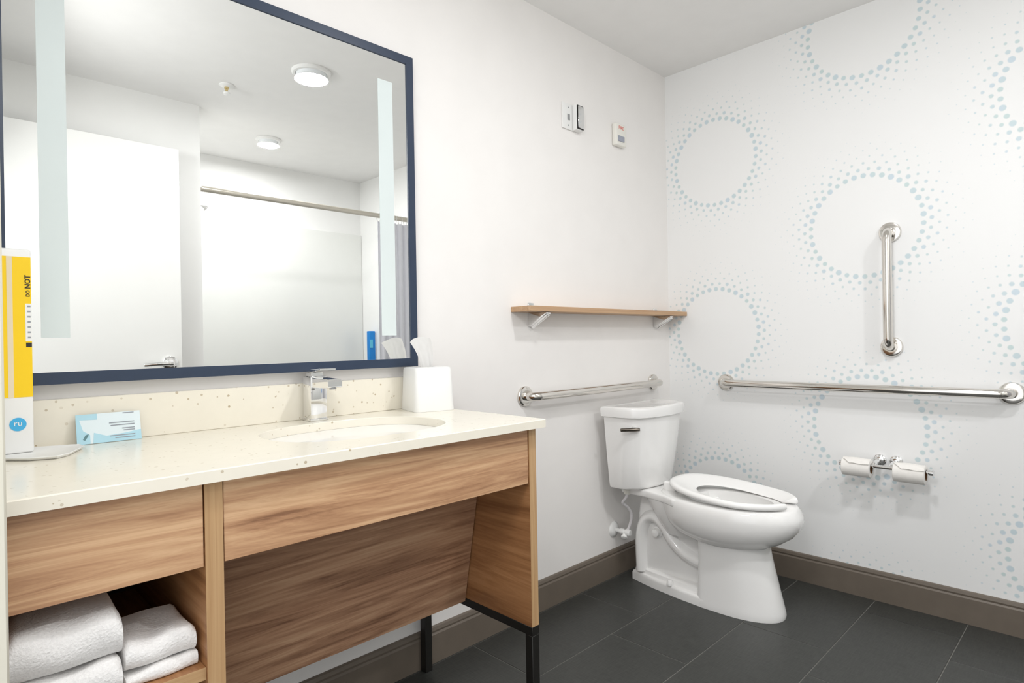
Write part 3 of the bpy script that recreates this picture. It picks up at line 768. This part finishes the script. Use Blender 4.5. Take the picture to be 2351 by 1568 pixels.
add('lettering', text_mesh('ru', 0.016, Matrix.Translation((PF+0.0012, -2.6365, 0.934)) @ FACE_X), MT['plastic'], pk)

# ------------------------------------------------------------------ folded towels
def towel(x0, x1, y0, y1, z0, z1, label, layers=2, seed=0, sag=0.0):
    rnd = random.Random(seed)
    b = bmesh.new(); h_ = z1-z0; nx, ny = 22, 16
    # cross-section in x/z: rounded fold at the front, swept along y with small waves
    prof = []
    m = 10
    rr_ = h_/2
    for k in range(m+1):
        a = -PI/2+PI*k/m
        prof.append((x1-rr_*0.8+rr_*0.8*math.cos(a), z0+rr_+rr_*math.sin(a)))
    for k in range(1, 9):
        prof.append((x1-rr_*0.8-(x1-rr_*0.8-x0)*k/8, z1))
    for k in range(0, 9):
        prof.append((x0+(x1-rr_*0.8-x0)*k/8, z0))
    rings = []
    ph = [rnd.uniform(0, 6) for _ in range(6)]
    for i in range(ny+1):
        v = i/ny; y = y0+(y1-y0)*v
        edge = min(v, 1-v); rnd_ = min(1, (edge/0.07)) if edge < 0.07 else 1
        sc = 0.86+0.14*math.sqrt(max(0, 1-(1-rnd_)**2))
        ring = []
        for (x, z) in prof:
            top = (z-z0)/h_
            w = 0.004*math.sin(x*31+ph[0]+v*3)*top+0.003*math.sin(v*9+ph[1]+x*14)*top
            zz = z0+(z-z0)*sc+w-sag*top*max(0, (x1-0.10-x))
            ring.append((x+0.003*math.sin(v*7+ph[2]+z*40), y, min(max(zz, z0), z1)))
        rings.append(ring)
    return add('folded_towel', loft(rings), MT['towel'], None, 60, label=label, cat='towel', group='white towels on the vanity shelf')
towel(0.34, 0.515, -2.691, -2.548, 0.5200, 0.5785, 'large folded white towel at the bottom of the left stack', seed=1)
towel(0.35, 0.512, -2.690, -2.546, 0.5790, 0.656, 'thick folded white towel on top of the left stack', seed=2)
towel(0.36, 0.508, -2.541, -2.432, 0.5200, 0.5445, 'thin folded white towel at the bottom of the right stack', seed=3)
towel(0.37, 0.504, -2.541, -2.434, 0.5450, 0.591, 'folded white hand towel on top of the right stack', seed=4)

# ------------------------------------------------------------------ ceiling fixtures
def ceiling_light(x, y, rad, power, label):
    t = thing('ceiling_light', (x, y, H), label, 'ceiling light', 'round ceiling lights')
    add('trim_ring', lathe((x, y, H-0.0005), (0, 0, -1), [(0, rad), (0.008, rad), (0.014, rad-0.006), (0.015, rad-0.018), (0.006, rad-0.020)], 40), MT['plastic'], t, 40)
    add('lens', lathe((x, y, H-0.006), (0, 0, -1), [(0, rad-0.020), (0.010, rad-0.021), (0.020, rad-0.035), (0.026, rad-0.06), (0.028, 0.004)], 36), MT['lens'], t, 60)
    ld = bpy.data.lights.new('ceiling_lamp', 'AREA'); ld.shape = 'DISK'; ld.size = rad*1.7; ld.energy = power; ld.color = (0.99, 0.99, 1.0)
    lo = bpy.data.objects.new('ceiling_lamp', ld); C.objects.link(lo); lo.parent = t; lo.location = (0, 0, -0.040)
ceiling_light(1.215, -1.370, 0.094, LIGHT_MAIN, 'round white ceiling light nearest the vanity in the mirror')
ceiling_light(2.333, -1.120, 0.078, LIGHT_SHOWER, 'smaller round ceiling light over the tub in the mirror')
sk = thing('fire_sprinkler', (1.649, -1.621, H), 'small white ceiling sprinkler head seen in the mirror', 'sprinkler')
add('escutcheon', lathe((1.649, -1.621, H-0.0005), (0, 0, -1), [(0, 0.036), (0.004, 0.035), (0.010, 0.026), (0.012, 0.016)], 28), MT['plastic'], sk, 40)
add('nozzle', lathe((1.649, -1.621, H-0.010), (0, 0, -1), [(0, 0.011), (0.012, 0.011), (0.014, 0.007), (0.028, 0.006)], 16), MT['brass'], sk, 40)
add('deflector', lathe((1.649, -1.621, H-0.038), (0, 0, -1), [(0, 0.014), (0.002, 0.017), (0.010, 0.017), (0.014, 0.010)], 18), MT['plastic'], sk, 40)

# ------------------------------------------------------------------ tub alcove seen in the mirror
rod = thing('shower_rod', (2.10, YE-0.001, 1.985), 'straight shower curtain rod across the tub alcove in the mirror', 'curtain rod')
add('rod_tube', tube([(2.10, YA+0.002, 1.985), (2.10, YE-0.002, 1.985)], 0.017, 16), MT['rod'], rod, 60)
for y, s in ((YA+0.0005, 1), (YE-0.0005, -1)):
    add('flange', lathe((2.10, y, 1.985), (0, s, 0), [(0, 0.034), (0.006, 0.033), (0.016, 0.020), (0.022, 0.016)], 24), MT['rod'], rod, 40)
cu = thing('shower_curtain', (2.10, -0.28, 0.25), 'white shower curtain gathered at the right end of the rod', 'curtain')
rows = []
for zi in range(13):
    z = 1.945-(1.945-0.25)*zi/12
    row = []
    for k in range(73):
        u = k/72; row.append((2.10+0.012*math.sin(u*2*PI*6.5)+0.003*math.sin(u*31+zi*0.3), -0.452+0.335*u+0.004*math.sin(u*2*PI*6.5+1.0), z))
    rows.append(row)
cb = loft(rows, False, False, closed=False); bmesh.ops.solidify(cb, geom=cb.faces[:], thickness=0.0015)
add('curtain_cloth', cb, MT['curtain'], cu, 70)
for k in range(8):
    y = -0.440+0.045*k
    n = 14
    ring_path = [(2.10+0.024*math.cos(2*PI*q/n), y, 1.974+0.032*math.sin(2*PI*q/n)) for q in range(n+1)]
    add('curtain_ring', tube(ring_path, 0.0022, 6, caps=False), MT['chrome'], cu, 60)
sa = thing('shower_spray', (2.46, YA+0.0005, 1.97), 'small chrome shower arm on the alcove wall in the mirror', 'shower head')
add('flange', lathe((2.46, YA+0.0005, 1.985), (0, 1, 0), [(0, 0.028), (0.005, 0.027), (0.012, 0.014)], 20), MT['chrome'], sa, 40)
add('arm', tube(smoothpath([(2.46, YA+0.004, 1.985), (2.46, YA+0.07, 1.985), (2.46, YA+0.12, 1.965)], 5), 0.010, 12), MT['chrome'], sa, 60)
add('head', lathe((2.46, YA+0.115, 1.970), (0, 0.7, -0.7), [(0, 0.011), (0.015, 0.014), (0.035, 0.034), (0.050, 0.036), (0.052, 0.030)], 22), MT['chrome'], sa, 40)
bd = thing('soap_dispenser', (2.72, YE-0.0005, 0.93), 'tall blue soap dispenser on the shower wall in the mirror', 'dispenser')
db = box('bottle', 2.70, 2.745, YE-0.066, YE-0.012, 0.93, 1.182, MT['blue'], bd, 0.006, 3)
box('label_patch', 2.696, 2.7005, YE-0.064, YE-0.038, 1.045, 1.112, MT['cyan'], db, 0.001, 1)
box('wall_bracket', 2.71, 2.735, YE-0.0125, YE-0.0006, 0.95, 1.16, MT['plastic'], bd, 0.002, 1)
